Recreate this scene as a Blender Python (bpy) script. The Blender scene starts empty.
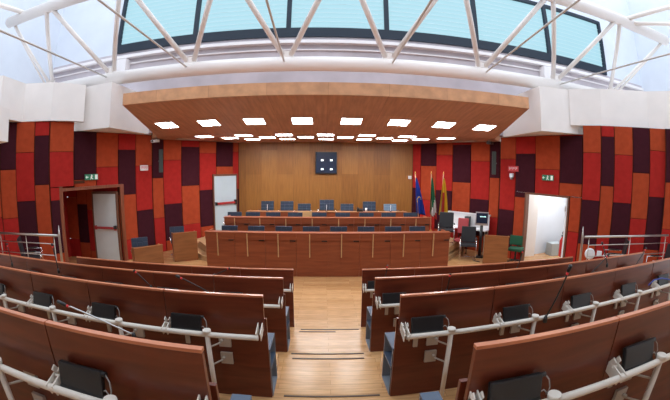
import bpy, bmesh, math, random
from mathutils import Vector, Matrix, Euler
random.seed(4)
PI = math.pi
scene = bpy.context.scene
COL = scene.collection

# ------------------------------------------------------------------ materials
def new_mat(name):
    m = bpy.data.materials.new(name); m.use_nodes = True
    nt = m.node_tree; b = nt.nodes['Principled BSDF']
    return m, nt, b

def plain(name, col, rough=.5, metal=0., spec=.5, bump=0., bscale=80., var=0., vscale=4.):
    m, nt, b = new_mat(name)
    b.inputs['Base Color'].default_value = (*col, 1)
    b.inputs['Roughness'].default_value = rough
    b.inputs['Metallic'].default_value = metal
    b.inputs['Specular IOR Level'].default_value = spec
    tc = nt.nodes.new('ShaderNodeTexCoord')
    if var:
        n = nt.nodes.new('ShaderNodeTexNoise'); n.inputs['Scale'].default_value = vscale; n.inputs['Detail'].default_value = 4
        nt.links.new(tc.outputs['Object'], n.inputs['Vector'])
        r = nt.nodes.new('ShaderNodeValToRGB')
        r.color_ramp.elements[0].position = .3; r.color_ramp.elements[1].position = .7
        r.color_ramp.elements[0].color = (*[c*(1-var) for c in col], 1)
        r.color_ramp.elements[1].color = (*[min(1, c*(1+var)) for c in col], 1)
        nt.links.new(n.outputs['Fac'], r.inputs['Fac']); nt.links.new(r.outputs['Color'], b.inputs['Base Color'])
    if bump:
        n2 = nt.nodes.new('ShaderNodeTexNoise'); n2.inputs['Scale'].default_value = bscale; n2.inputs['Detail'].default_value = 3
        nt.links.new(tc.outputs['Object'], n2.inputs['Vector'])
        bp = nt.nodes.new('ShaderNodeBump'); bp.inputs['Strength'].default_value = bump; bp.inputs['Distance'].default_value = .01
        nt.links.new(n2.outputs['Fac'], bp.inputs['Height']); nt.links.new(bp.outputs['Normal'], b.inputs['Normal'])
    return m

def wood(name, dark, light, rough=.35, stretch=(1, 12, 12), scale=1.6, coat=0., spec=.5):
    """grain runs along the axis with the smallest stretch"""
    m, nt, b = new_mat(name)
    tc = nt.nodes.new('ShaderNodeTexCoord'); mp = nt.nodes.new('ShaderNodeMapping')
    mp.inputs['Scale'].default_value = stretch
    nt.links.new(tc.outputs['Object'], mp.inputs['Vector'])
    n = nt.nodes.new('ShaderNodeTexNoise'); n.inputs['Scale'].default_value = scale; n.inputs['Detail'].default_value = 6; n.inputs['Distortion'].default_value = .6
    nt.links.new(mp.outputs['Vector'], n.inputs['Vector'])
    r = nt.nodes.new('ShaderNodeValToRGB')
    r.color_ramp.elements[0].position = .32; r.color_ramp.elements[1].position = .7
    r.color_ramp.elements[0].color = (*dark, 1); r.color_ramp.elements[1].color = (*light, 1)
    nt.links.new(n.outputs['Fac'], r.inputs['Fac']); nt.links.new(r.outputs['Color'], b.inputs['Base Color'])
    b.inputs['Roughness'].default_value = rough
    b.inputs['Specular IOR Level'].default_value = spec
    b.inputs['Coat Weight'].default_value = coat; b.inputs['Coat Roughness'].default_value = .15
    return m

def planks(name, dark, light, mortar, bw, bh, rot, rough=.3, msize=.004, grain=(1.5, 14, 14), coat=0., offset=.5, axes='XY'):
    """brick-texture boards multiplied by a grain"""
    m, nt, b = new_mat(name)
    tc = nt.nodes.new('ShaderNodeTexCoord')
    sep = nt.nodes.new('ShaderNodeSeparateXYZ'); cmb = nt.nodes.new('ShaderNodeCombineXYZ')
    nt.links.new(tc.outputs['Object'], sep.inputs[0])
    nt.links.new(sep.outputs[axes[0]], cmb.inputs['X']); nt.links.new(sep.outputs[axes[1]], cmb.inputs['Y'])
    mp = nt.nodes.new('ShaderNodeMapping'); mp.inputs['Rotation'].default_value = (0, 0, rot)
    nt.links.new(cmb.outputs[0], mp.inputs['Vector'])
    br = nt.nodes.new('ShaderNodeTexBrick')
    br.inputs['Color1'].default_value = (*dark, 1); br.inputs['Color2'].default_value = (*light, 1); br.inputs['Mortar'].default_value = (*mortar, 1)
    br.inputs['Scale'].default_value = 1; br.inputs['Mortar Size'].default_value = msize
    br.inputs['Brick Width'].default_value = bw; br.inputs['Row Height'].default_value = bh; br.offset = offset
    nt.links.new(mp.outputs['Vector'], br.inputs['Vector'])
    mp2 = nt.nodes.new('ShaderNodeMapping'); mp2.inputs['Scale'].default_value = grain
    nt.links.new(mp.outputs['Vector'], mp2.inputs['Vector'])
    n = nt.nodes.new('ShaderNodeTexNoise'); n.inputs['Scale'].default_value = 1.5; n.inputs['Detail'].default_value = 5
    nt.links.new(mp2.outputs['Vector'], n.inputs['Vector'])
    r = nt.nodes.new('ShaderNodeValToRGB')
    r.color_ramp.elements[0].position = .3; r.color_ramp.elements[1].position = .72
    r.color_ramp.elements[0].color = (.72, .72, .72, 1); r.color_ramp.elements[1].color = (1, 1, 1, 1)
    nt.links.new(n.outputs['Fac'], r.inputs['Fac'])
    mx = nt.nodes.new('ShaderNodeMix'); mx.data_type = 'RGBA'; mx.blend_type = 'MULTIPLY'; mx.inputs[0].default_value = 1
    nt.links.new(br.outputs['Color'], mx.inputs[6]); nt.links.new(r.outputs['Color'], mx.inputs[7])
    nt.links.new(mx.outputs[2], b.inputs['Base Color'])
    b.inputs['Roughness'].default_value = rough
    b.inputs['Coat Weight'].default_value = coat; b.inputs['Coat Roughness'].default_value = .2
    return m

def emit(name, col, strength):
    m, nt, b = new_mat(name)
    b.inputs['Base Color'].default_value = (*col, 1)
    b.inputs['Emission Color'].default_value = (*col, 1); b.inputs['Emission Strength'].default_value = strength
    b.inputs['Roughness'].default_value = .4
    return m

M = {}
M['plaster'] = plain('white plaster', (.88, .84, .81), .8, bump=.1, bscale=30, var=.03, vscale=2)
M['plaster_cool'] = plain('pale grey plaster', (.66, .70, .77), .8, var=.03, vscale=1.5)
M['ledge'] = plain('ledge plaster', (.80, .76, .76), .7)
M['concrete'] = plain('grey lilac wall behind truss', (.50, .45, .48), .85, var=.12, vscale=1.2)
M['white_paint'] = plain('white gloss paint on steel', (.86, .80, .76), .35)
M['rod'] = plain('painted tie rod', (.66, .62, .58), .4)
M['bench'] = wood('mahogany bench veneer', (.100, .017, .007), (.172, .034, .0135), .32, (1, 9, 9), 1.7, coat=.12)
M['bench_edge'] = wood('bench edge banding', (.52, .175, .085), (.66, .25, .125), .28, (1, 8, 8), 2, coat=.2)  # lighter orange stands in for window light glinting off the bench tops
M['desk'] = wood('cherry desk veneer', (.235, .052, .018), (.33, .085, .030), .4, (1, 10, 10), 1.3)
M['desk_top'] = wood('desk top veneer', (.36, .14, .055), (.50, .21, .085), .35, (1, 10, 10), 1.3)
M['pale_wood'] = wood('pale maple', (.55, .33, .15), (.68, .43, .2), .4, (1, 10, 10), 1.3)
M['side_wood'] = wood('walnut screen panel', (.24, .085, .025), (.34, .13, .042), .45, (1, 10, 10), 1.3)
M['backwall'] = planks('honey wood wall panelling', (.28, .108, .021), (.40, .168, .036), (.20, .07, .015), 2.5, .62, PI/2, .42, .003, (1.2, 16, 16), axes='XZ', offset=.37)
M['canopy'] = planks('cherry canopy boards', (.60, .31, .19), (.66, .35, .22), (.44, .20, .11), 8, 1.2, PI/2, .5, .004, (1, 9, 9), axes='XY', offset=0)
M['fascia'] = planks('cherry canopy fascia', (.72, .36, .18), (.78, .40, .20), (.52, .24, .11), 1.22, 3, 0, .5, .004, (3, 3, 3), axes='XZ', offset=0)
M['floor'] = planks('light parquet', (.56, .29, .115), (.70, .40, .18), (.40, .20, .08), 1.1, .09, 0, .26, .0025, (3, 20, 20), coat=.25)
M['stair_wood'] = wood('pale stair boards', (.45, .27, .13), (.58, .37, .19), .4, (1, 8, 8), 2)
M['step_strip'] = plain('dark rubber strip', (.10, .06, .04), .7)
FELT = dict(O=(.38, .058, .021), R=(.37, .022, .018), D=(.050, .010, .016), B=(.085, .03, .016))
for k, c in FELT.items():
    M['felt_'+k] = plain('wall felt '+dict(O='orange', R='red', D='maroon', B='brown batten')[k], c, .95, spec=.1, bump=.25 if k != 'B' else 0, bscale=60, var=.10, vscale=7)
M['door_grey'] = plain('pale grey door', (.66, .68, .66), .45, var=.02)
M['door_blue'] = plain('pale blue door', (.50, .60, .65), .45, var=.02)
M['portal'] = wood('portal veneer', (.17, .048, .022), (.26, .075, .032), .35, (10, 10, 1), 1.5)
M['door_frame'] = plain('brown door frame', (.16, .06, .03), .5)
M['red_metal'] = plain('red push bar', (.42, .03, .03), .35)
M['black'] = plain('black plastic', (.012, .012, .013), .38)
M['black_soft'] = plain('black leatherette', (.018, .02, .024), .5, bump=.1, bscale=150)
M['blue_leather'] = plain('dark blue leather', (.030, .045, .075), .42, bump=.1, bscale=120)
M['pale_leather'] = plain('pale blue grey leather', (.16, .24, .33), .4)
M['chrome'] = plain('chrome', (.75, .75, .76), .18, metal=1)
M['steel'] = plain('brushed steel', (.55, .53, .50), .35, metal=.9)
M['cream'] = plain('cream lacquered metal', (.74, .68, .60), .38)
M['zinc'] = plain('zinc plate', (.52, .47, .41), .45, metal=.35)
M['cubby'] = plain('grey blue laminate', (.06, .085, .13), .45)  # end shelf colour, darkened for the shadow it sits in
M['cubby_side'] = plain('pale grey laminate', (.20, .22, .25), .5)
M['silver'] = plain('silver tube', (.62, .62, .62), .3, metal=.8)
M['red_ring'] = emit('red ring lamp', (.6, .03, .03), .15)
M['navy'] = plain('navy window frame', (.014, .023, .038), .5, spec=.3)
M['blind'] = plain('white blind slat', (.60, .72, .76), .6)
M['pane'] = emit('daylit window pane', (.40, .68, .78), .80)
M['pane'].node_tree.nodes['Principled BSDF'].inputs['Base Color'].default_value = (.02, .03, .035, 1)
M['lamp'] = emit('lamp diffuser', (.95, .97, 1.0), 18.)
M['lamp_frame'] = plain('white lamp frame', (.8, .8, .78), .5)
M['screen'] = plain('dark screen', (.018, .028, .06), .2)
M['screen_lit'] = emit('lit picture on screen', (.75, .85, .9), .9)
M['screen_txt'] = emit('lit screen lines', (.6, .9, .9), .8)
M['white'] = plain('white laminate', (.82, .83, .85), .4)
M['green_fabric'] = plain('green fabric', (.012, .085, .04), .9, bump=.2)
M['red_fabric'] = plain('dull red fabric', (.45, .07, .08), .8)
M['flag_blue'] = plain('blue cloth', (.012, .05, .42), .8)
M['flag_green'] = plain('green cloth', (.01, .16, .07), .8)
M['flag_white'] = plain('white cloth', (.8, .8, .78), .8)
M['flag_red'] = plain('red cloth', (.5, .03, .02), .8)
M['flag_yellow'] = plain('yellow cloth', (.75, .48, .02), .8)
M['gold'] = plain('gilt metal', (.7, .45, .12), .3, metal=.8)
M['pole'] = plain('flag pole wood', (.5, .3, .18), .4)
M['sign_green'] = emit('green sign face', (.02, .17, .09), .1)
M['sign_white'] = emit('white sign mark', (.75, .8, .75), .12)
M['sign_red'] = plain('red sign face', (.62, .05, .06), .5)
M['sign_pale'] = plain('pale sign face', (.80, .70, .70), .5)
M['extinguisher'] = plain('red enamel', (.6, .02, .02), .3)
M['speaker'] = plain('grey green speaker grille', (.045, .06, .055), .6, bump=.3, bscale=200)
M['grey_bench'] = plain('grey bench', (.4, .44, .45), .6)
M['cable'] = plain('grey cable', (.3, .28, .26), .5)
M['blue_cable'] = plain('blue cable', (.03, .06, .3), .5)

# ------------------------------------------------------------------ mesh helper
class MB:
    def __init__(self): self.bm = bmesh.new()
    def _set(self, fs, mi, smooth=False):
        for f in fs: f.material_index = mi; f.smooth = smooth
    def box(self, c, s, mi=0, rot=None, bevel=0.):
        b = bmesh.new(); bmesh.ops.create_cube(b, size=1)
        for v in b.verts: v.co = Vector((v.co.x*s[0], v.co.y*s[1], v.co.z*s[2]))
        if bevel: bmesh.ops.bevel(b, geom=list(b.edges), offset=bevel, segments=2, affect='EDGES', profile=.6)
        mt = Matrix.Translation(c)
        if rot is not None: mt = mt @ Euler(rot).to_matrix().to_4x4()
        bmesh.ops.transform(b, matrix=mt, verts=b.verts)
        self.merge(b, mi); return self
    def merge(self, b, mi=None, smooth=None):
        for f in b.faces:
            if mi is not None: f.material_index = mi
            if smooth is not None: f.smooth = smooth
        me = bpy.data.meshes.new('t'); b.to_mesh(me); b.free(); self.bm.from_mesh(me); bpy.data.meshes.remove(me)
    def span(self, lo, hi, mi=0, bevel=0.):
        return self.box([(a+b)/2 for a, b in zip(lo, hi)], [abs(b-a) for a, b in zip(lo, hi)], mi, None, bevel)
    def tube(self, pts, r, mi=0, seg=10, caps=True):
        pts = [Vector(p) for p in pts]; n = len(pts)
        rs = r if isinstance(r, (list, tuple)) else [r]*n
        rings = []; up = None
        for i, p in enumerate(pts):
            d = (pts[min(i+1, n-1)]-pts[max(i-1, 0)]).normalized()
            if up is None: up = Vector((0, 0, 1)) if abs(d.z) < .9 else Vector((1, 0, 0))
            s = d.cross(up).normalized(); u = s.cross(d).normalized(); up = u
            rings.append([self.bm.verts.new(p+(s*math.cos(2*PI*k/seg)+u*math.sin(2*PI*k/seg))*rs[i]) for k in range(seg)])
        for a, b in zip(rings, rings[1:]):
            for k in range(seg):
                f = self.bm.faces.new((a[k], a[(k+1) % seg], b[(k+1) % seg], b[k])); f.material_index = mi; f.smooth = True
        if caps:
            for q in (list(reversed(rings[0])), rings[-1]):
                f = self.bm.faces.new(q); f.material_index = mi
        return self
    def ball(self, c, r, mi=0, sc=(1, 1, 1)):
        b = bmesh.new(); bmesh.ops.create_uvsphere(b, u_segments=14, v_segments=8, radius=r)
        for v in b.verts: v.co = Vector((v.co.x*sc[0]+c[0], v.co.y*sc[1]+c[1], v.co.z*sc[2]+c[2]))
        self.merge(b, mi, True); return self
    def prism(self, poly, z0, z1, mi=0, mi_side=None):
        """vertical prism over a plan polygon; z0/z1 numbers or lists"""
        n = len(poly)
        if sum(poly[i][0]*poly[(i+1) % n][1]-poly[(i+1) % n][0]*poly[i][1] for i in range(n)) < 0:
            poly = poly[::-1]
            if isinstance(z0, list): z0 = z0[::-1]
            if isinstance(z1, list): z1 = z1[::-1]
        Z0 = z0 if isinstance(z0, list) else [z0]*n; Z1 = z1 if isinstance(z1, list) else [z1]*n
        lo = [self.bm.verts.new((p[0], p[1], a)) for p, a in zip(poly, Z0)]
        hi = [self.bm.verts.new((p[0], p[1], a)) for p, a in zip(poly, Z1)]
        f = self.bm.faces.new(hi); f.material_index = mi
        f = self.bm.faces.new(lo[::-1]); f.material_index = mi
        for i in range(n):
            f = self.bm.faces.new((lo[i], lo[(i+1) % n], hi[(i+1) % n], hi[i])); f.material_index = mi if mi_side is None else mi_side
        return self
    def wallbox(self, p, q, z0, z1, t0, t1, mi=0, bevel=0.):
        """box along plan segment p-q between heights, thickness from t0 to t1 along the left normal of p->q"""
        p, q = Vector(p), Vector(q); d = (q-p); L = d.length; d /= L; n = Vector((-d.y, d.x))
        c = (p+q)/2+n*(t0+t1)/2
        return self.box((c.x, c.y, (z0+z1)/2), (L, abs(t1-t0), z1-z0), mi, (0, 0, math.atan2(d.y, d.x)), bevel)
    def build(self, name, mats, parent=None, loc=None):
        me = bpy.data.meshes.new(name); self.bm.to_mesh(me); self.bm.free()
        for m in (mats if isinstance(mats, (list, tuple)) else [mats]): me.materials.append(M[m] if isinstance(m, str) else m)
        o = bpy.data.objects.new(name, me); COL.objects.link(o)
        if parent is not None: o.parent = parent
        if loc is not None: o.location = loc
        return o

def tag(o, label, cat, group=None):
    o['label'] = label; o['category'] = cat
    if group: o['group'] = group
    return o
def struct(o, kind_label=None):
    o['kind'] = 'structure'
    if kind_label: o['label'] = kind_label
    return o
def thing(name, label, cat, loc=(0, 0, 0), rz=0., group=None):
    o = bpy.data.objects.new(name, None); COL.objects.link(o); o.empty_display_size = .1
    o.location = loc; o.rotation_euler = (0, 0, rz)
    return tag(o, label, cat, group)
def dup(root, loc, rz, label, group=None):
    r = root.copy(); COL.objects.link(r); r.location = loc; r.rotation_euler = (0, 0, rz); r['label'] = label
    if group: r['group'] = group
    for ch in list(root.children):
        c = ch.copy(); COL.objects.link(c); c.parent = r
        for g in list(ch.children):
            d = g.copy(); COL.objects.link(d); d.parent = c
    return r
ORD = ['first', 'second', 'third', 'fourth', 'fifth', 'sixth', 'seventh', 'eighth', 'ninth']

# ------------------------------------------------------------------ camera (wide-angle lens, equidistant)
F, PITCH, YAW, ROLL = 347.2, .0916, .0325, .008
cp, sp, cy, sy, cr, sr = math.cos(PITCH), math.sin(PITCH), math.cos(YAW), math.sin(YAW), math.cos(ROLL), math.sin(ROLL)
Yw = Matrix(((cy, -sy, 0), (sy, cy, 0), (0, 0, 1))); Pt = Matrix(((1, 0, 0), (0, cp, -sp), (0, sp, cp))); Rl = Matrix(((cr, 0, sr), (0, 1, 0), (-sr, 0, cr)))
Rm = Rl @ Pt @ Yw
right, fwd, up = Rm[0], Rm[1], Rm[2]
cd = bpy.data.cameras.new('camera'); cam = bpy.data.objects.new('camera', cd); COL.objects.link(cam)
cam.matrix_world = Matrix(((right.x, up.x, -fwd.x, -.07), (right.y, up.y, -fwd.y, 0), (right.z, up.z, -fwd.z, 2.73), (0, 0, 0, 1)))
cd.type = 'PANO'; cd.panorama_type = 'FISHEYE_LENS_POLYNOMIAL'; cd.sensor_width = 36; cd.sensor_fit = 'HORIZONTAL'
cd.fisheye_fov = PI
cd.fisheye_polynomial_k0 = 0; cd.fisheye_polynomial_k1 = -1/(F*36/670)
cd.fisheye_polynomial_k2 = 0; cd.fisheye_polynomial_k3 = 0; cd.fisheye_polynomial_k4 = 0
cd.clip_start = .05; cd.clip_end = 200; cd.lens = 18.6
scene.camera = cam

# ------------------------------------------------------------------ floor, tiers, aisle steps
T1 = .309
rowY = [5.49, 4.08, 2.66, 1.235]; rowT = [0, T1, 2*T1, 3*T1]
f = MB()
f.span((-10, 4.4, -.1), (10, 14, 0)); f.span((-.62, -3, -.1), (.62, 4.4, 0))
struct(f.build('floor', 'floor'))
t = MB()     # seating tiers on both sides of the aisle and the side platforms
for s in (-1, 1):
    for r in (1, 2, 3):
        t.span((s*.60, rowY[r]-.62, 0), (s*5.2, rowY[r]+.90, rowT[r]))
    t.span((s*.60, -4, 0), (s*5.2, rowY[3]-.60, 4*T1))
    t.span((s*5.2, -4, 0), (s*9.8, 6.35, T1))
struct(t.build('floor_tiers', 'floor'))
st = MB(); nos = [(.155, 5.16), (.309, 4.11), (.464, 3.72), (.618, 2.76), (.773, 2.33), (.927, 1.35), (1.08, .9), (1.236, -.3)]
for i, (z, y) in enumerate(nos):
    y2 = nos[i+1][1] if i+1 < len(nos) else -3
    st.span((-.60, y2-.03, z-.16), (.60, y, z))
struct(st.build('floor_aisle_steps', 'floor'))
strips = [(-.44, .50, 5.13, .155), (-.46, .12, 5.05, .155), (-.50, .46, 4.08, .309), (-.31, .50, 3.90, .309), (-.45, .42, 3.70, .464), (-.45, .46, 2.73, .618), (-.38, .43, 2.31, .773)]
lab = ['dark strip on the farthest aisle step', 'short dark strip just behind the strip of the farthest aisle step', 'dark strip on the nose of the middle aisle step',
       'dark strip set off to the right in the middle of the aisle', 'dark strip nearest below the two middle ones in the aisle', 'dark strip across the near end of the aisle', 'dark strip at the bottom edge of the aisle']
for (x0, x1, y, z), L in zip(strips, lab):
    o = MB().span((x0, y-.012, z), (x1, y+.012, z+.006)).build('anti_slip_strip', 'step_strip'); tag(o, L, 'strip', 'anti-slip strips in the aisle')

# dais behind the desks
d = MB()
d.prism([(-3.15, 8.55), (3.15, 8.55), (3.2, 9.9), (3.2, 13.2), (-3.2, 13.2), (-3.2, 9.9)], 0, .2)
d.prism([(-3.15, 9.85), (3.75, 9.85), (4.45, 10.75), (4.2, 12.1), (3.38, 13.2), (-3.38, 13.2), (-4.2, 12.1), (-4.2, 10.75), (-3.6, 9.85)], .2, .4)
d.span((-3.1, 11.4, .4), (3.1, 13.2, .62))
for s in (-1, 1):
    d.prism([(s*3.1, 9.3), (s*3.72, 9.72), (s*4.85, 11.15), (s*4.3, 12.0), (s*3.1, 12)], 0, .15)
    d.prism([(s*3.1, 9.9), (s*3.85, 10.25), (s*4.6, 11.25), (s*4.2, 12.1), (s*3.1, 12.3)], .15, .3)
struct(d.build('floor_dais', 'stair_wood'))

# ------------------------------------------------------------------ panelled walls
S = [('S3c', -8.23, 5.64, -8.06, 5.94, [(2.89, 'D'), (1.72, 'O'), (0.0, 'R')]),
('S3c', -8.6, 5.0, -8.23, 5.64, [(3.3, 'O'), (2.0, 'R'), (0.6, 'D'), (0.0, 'R')]),
('S3c', -9.0, 4.3, -8.6, 5.0, [(3.7, 'R'), (2.45, 'D'), (0.0, 'O')]),
('S3b', -8.06, 5.94, -7.82, 6.33, [(2.87, 'D'), (1.67, 'O'), (0.0, 'R')]),
('S3b', -7.82, 6.33, -7.4, 6.67, [(3.28, 'O'), (2.06, 'R'), (0.62, 'D'), (0.0, 'R')]),
('S3b', -7.4, 6.67, -7.07, 6.93, [(3.69, 'R'), (2.45, 'D'), (0.0, 'O')]),
('S3h', -7.06, 6.93, -6.68, 7.53, [(3.27, 'O'), (2.37, 'R')]),
('S3a', -7.06, 6.93, -6.90, 7.18, [(2.03, 'R'), (0.66, 'D'), (0.0, 'O')], 2.36),
('S2h', -6.87, 7.75, -6.55, 8.42, [(2.52, 'D'), (2.32, 'O')]),
('S2h', -6.55, 8.42, -6.21, 9.11, [(2.85, 'O'), (2.32, 'R')]),
('S2', -6.21, 9.11, -5.92, 9.69, [(3.35, 'R'), (2.0, 'D'), (0.62, 'O'), (0.0, 'R')]),
('S2', -5.92, 9.69, -5.63, 10.28, [(2.86, 'O'), (1.46, 'R'), (0.2, 'D'), (0.0, 'O')]),
('S1', -5.63, 10.31, -5.38, 10.64, [(2.46, 'D'), (1.15, 'O'), (0.0, 'R')]),
('S1', -5.38, 10.64, -4.95, 11.2, [(3.04, 'O'), (1.57, 'R'), (0.35, 'D'), (0.0, 'O')]),
('S1', -4.95, 11.2, -4.5, 11.79, [(3.49, 'R'), (2.15, 'D'), (0.81, 'O'), (0.0, 'R')]),
('S1', -4.5, 11.79, -4.05, 12.39, [(3.29, 'O'), (1.96, 'R'), (0.65, 'D'), (0.0, 'O')]),
('S1', -4.05, 12.39, -3.57, 13.01, [(2.8, 'D'), (0.0, 'O')]),
('S1', -3.57, 13.01, -3.4, 13.23, [(3.36, 'O'), (1.93, 'R'), (0.0, 'D')]),
('R1', 3.4, 13.24, 3.64, 12.92, [(2.01, 'R'), (0.0, 'D')]),
('R1', 3.64, 12.92, 4.07, 12.33, [(2.87, 'D'), (1.59, 'O'), (0.0, 'R')]),
('R1', 4.07, 12.33, 4.5, 11.74, [(3.28, 'O'), (1.99, 'R'), (0.55, 'D'), (0.0, 'O')]),
('R1', 4.5, 11.74, 4.95, 11.14, [(3.63, 'R'), (2.32, 'D'), (0.93, 'O'), (0.0, 'R')]),
('R1', 4.95, 11.14, 5.39, 10.54, [(3.07, 'O'), (1.78, 'R'), (0.54, 'D'), (0.0, 'O')]),
('R1', 5.39, 10.54, 5.61, 10.24, [(2.53, 'D'), (1.23, 'O'), (0.0, 'R')]),
('R2', 5.62, 10.21, 5.87, 9.63, [(3.15, 'O'), (1.53, 'R'), (0.25, 'D'), (0.0, 'O')]),
('R2h', 5.87, 9.63, 6.17, 8.95, [(3.31, 'R'), (2.14, 'D')]),
('R2', 5.87, 9.63, 6.03, 9.27, [(1.98, 'D'), (0.53, 'O'), (0.0, 'R')], 2.13),
('R2h', 6.17, 8.95, 6.52, 8.16, [(2.86, 'O'), (2.13, 'R')]),
('R2h', 6.52, 8.16, 6.82, 7.47, [(3.81, 'R'), (2.5, 'D'), (2.14, 'O')]),
('R2', 6.67, 7.82, 6.82, 7.47, [(1.18, 'O'), (0.0, 'R')], 2.13),
('R3a', 6.69, 7.33, 6.99, 6.9, [(3.34, 'O'), (2.1, 'R'), (0.93, 'D'), (0.0, 'O')]),
('R3b', 7.0, 6.91, 7.3, 6.68, [(3.77, 'R'), (2.5, 'D'), (1.18, 'O'), (0.0, 'R')]),
('R3b', 7.3, 6.68, 7.72, 6.34, [(3.32, 'O'), (2.09, 'R'), (0.87, 'D'), (0.0, 'O')]),
('R3b', 7.72, 6.34, 8.12, 6.03, [(2.89, 'D'), (1.72, 'O'), (0.0, 'R')]),
('R3b', 8.12, 6.03, 8.51, 5.73, [(3.48, 'O'), (2.3, 'R'), (0.94, 'D'), (0.0, 'O')]),
('R3c', 8.43, 5.67, 8.75, 5.3, [(2.7, 'D'), (1.52, 'O'), (0.0, 'R')]),
('R3c', 8.75, 5.3, 9.2, 4.7, [(3.3, 'O'), (2.0, 'R'), (0.6, 'D'), (0.0, 'R')])]
TOPZ = {'S1': 3.715, 'S2': 3.845, 'S3': 4.055, 'R1': 3.715, 'R2': 3.845, 'R3': 4.055}
KEY = 'ORDB'
def wall_section(name, prefix, flip):
    w = MB()
    for sec, x0, y0, x1, y1, bands, *own in S:
        if not sec.startswith(prefix): continue
        top = own[0] if own else TOPZ[sec[:2]]
        p, q = ((x0, y0), (x1, y1)) if not flip else ((x1, y1), (x0, y0))
        zb = bands[-1][0]
        w.wallbox(p, q, zb, top, .0, .10, 3)           # backing and battens
        pv, qv = Vector(p), Vector(q); dd = (qv-pv).normalized()
        prev = top
        for z, c in bands:
            a, b = pv+dd*.012, qv-dd*.012
            w.wallbox(a, b, z+.006, prev-.006, -.03, .02, KEY.index(c), .008); prev = z
    return struct(w.build(name, ['felt_O', 'felt_R', 'felt_D', 'felt_B']))
# left walls run from the viewer to the back with the room on their right side
wall_section('wall_left', 'S3', False); wall_section('wall_left_middle', 'S2', False); wall_section('wall_left_back', 'S1', False)
wall_section('wall_right_back', 'R1', False); wall_section('wall_right_middle', 'R2', False); wall_section('wall_right', 'R3', False)
w = MB(); w.span((-3.42, 13.25, 0), (3.42, 13.4, 3.9)); struct(w.build('wall_back', 'backwall'))
w = MB(); w.box((-3.39, 13.235, 1.9), (.03, .03, 3.8)); w.box((3.39, 13.235, 1.9), (.03, .03, 3.8)); struct(w.build('trim_1', 'felt_B'))

# ------------------------------------------------------------------ upper white wall bands (saw-tooth) and upper walls
u = MB()
u.prism([(-5.63, 10.4), (-5.60, 7.76), (-6.95, 7.87), (-8.4, 8.6), (-8.4, 10.4)], 3.85, 5.05)
u.prism([(-6.42, 7.64), (-6.97, 6.86), (-7.69, 6.43), (-7.5, 5.45), (-9.2, 3.6), (-10.2, 3.6), (-10.2, 8.2), (-6.9, 8.2)], 4.06, 5.05)
u.prism([(-6.40, 4.93), (-6.2, 4.3), (-9.2, 3.8), (-9.2, 5.2), (-7.2, 5.1)], 3.40, 4.06)
struct(u.build('wall_left_upper', 'plaster'))
u = MB()
u.prism([(5.63, 10.4), (5.54, 7.78), (6.7, 7.55), (8.4, 8.2), (8.4, 10.4)], 3.85, 5.05)
u.prism([(6.42, 7.56), (7.05, 6.92), (8.22, 6.12), (8.6, 5.55), (9.4, 4.4), (10.4, 4.4), (10.4, 8.1), (6.9, 8.1)], 4.06, 5.05)
struct(u.build('wall_right_upper', 'plaster'))
# left wall behind the upper band, with the white lower pier at the frame edge
u = MB(); u.wallbox((-10.3, 2.2), (-10.3, 10.05), 4.9, 11, 0, .15); struct(u.build('wall_left_top', 'plaster_cool'))
u = MB(); u.wallbox((13.2, 10.05), (13.2, 2.2), 4.9, 11, 0, .15); u.wallbox((10.4, 8.1), (13.2, 8.1), 4.9, 5.05, -.1, .1); struct(u.build('wall_right_top', 'plaster_cool'))
# clerestory wall behind the truss with the window opening
WX0, WX1, WZ0, WZ1 = -7.16, 10.75, 6.71, 9.0
u = MB()
u.span((-10.3, 10.05, 3.9), (13.3, 10.2, 6.30), 1)
u.span((-10.3, 10.05, 6.30), (13.3, 10.2, WZ0), 1)
u.span((-10.3, 10.05, WZ1), (13.3, 10.2, 11), 0)
u.span((-10.3, 10.05, WZ0), (WX0, 10.2, WZ1), 0); u.span((WX1, 10.05, WZ0), (13.3, 10.2, WZ1), 0)
struct(u.build('wall_back_upper', ['plaster_cool', 'concrete']))
u = MB(); u.span((-10.2, 9.86, 6.46), (13.1, 10.05, 6.56)); u.span((-10.2, 9.99, 6.26), (13.1, 10.05, 6.30)); struct(u.build('trim_2', 'ledge'))
for i, x in enumerate((-6.75, 7.45)):
    o = MB().span((x-.22, 9.75, 5.95), (x+.22, 10.05, 6.40)).build('trim_%d' % (i+3), 'ledge'); struct(o)
u = MB(); u.prism([(-10.5, -.3), (13.4, -.3), (13.4, -4), (-10.5, -4)], 6.2, 6.3); u.span((-10.5, -.4, 6.3), (13.4, -.3, 9)); struct(u.build('ceiling_rear', 'plaster_cool'))  # unseen rear ceiling, added to hold back sky light over the near benches
u = MB(); u.span((-10.5, -4.1, 0), (13.4, -4, 6.3)); u.span((-10.5, -4, 0), (-10.4, 3.7, 6.3)); u.span((13.3, -4, 0), (13.4, 8.2, 6.3)); struct(u.build('wall_rear', 'plaster'))  # unseen rear walls, added to close the back and bounce light forward

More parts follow.
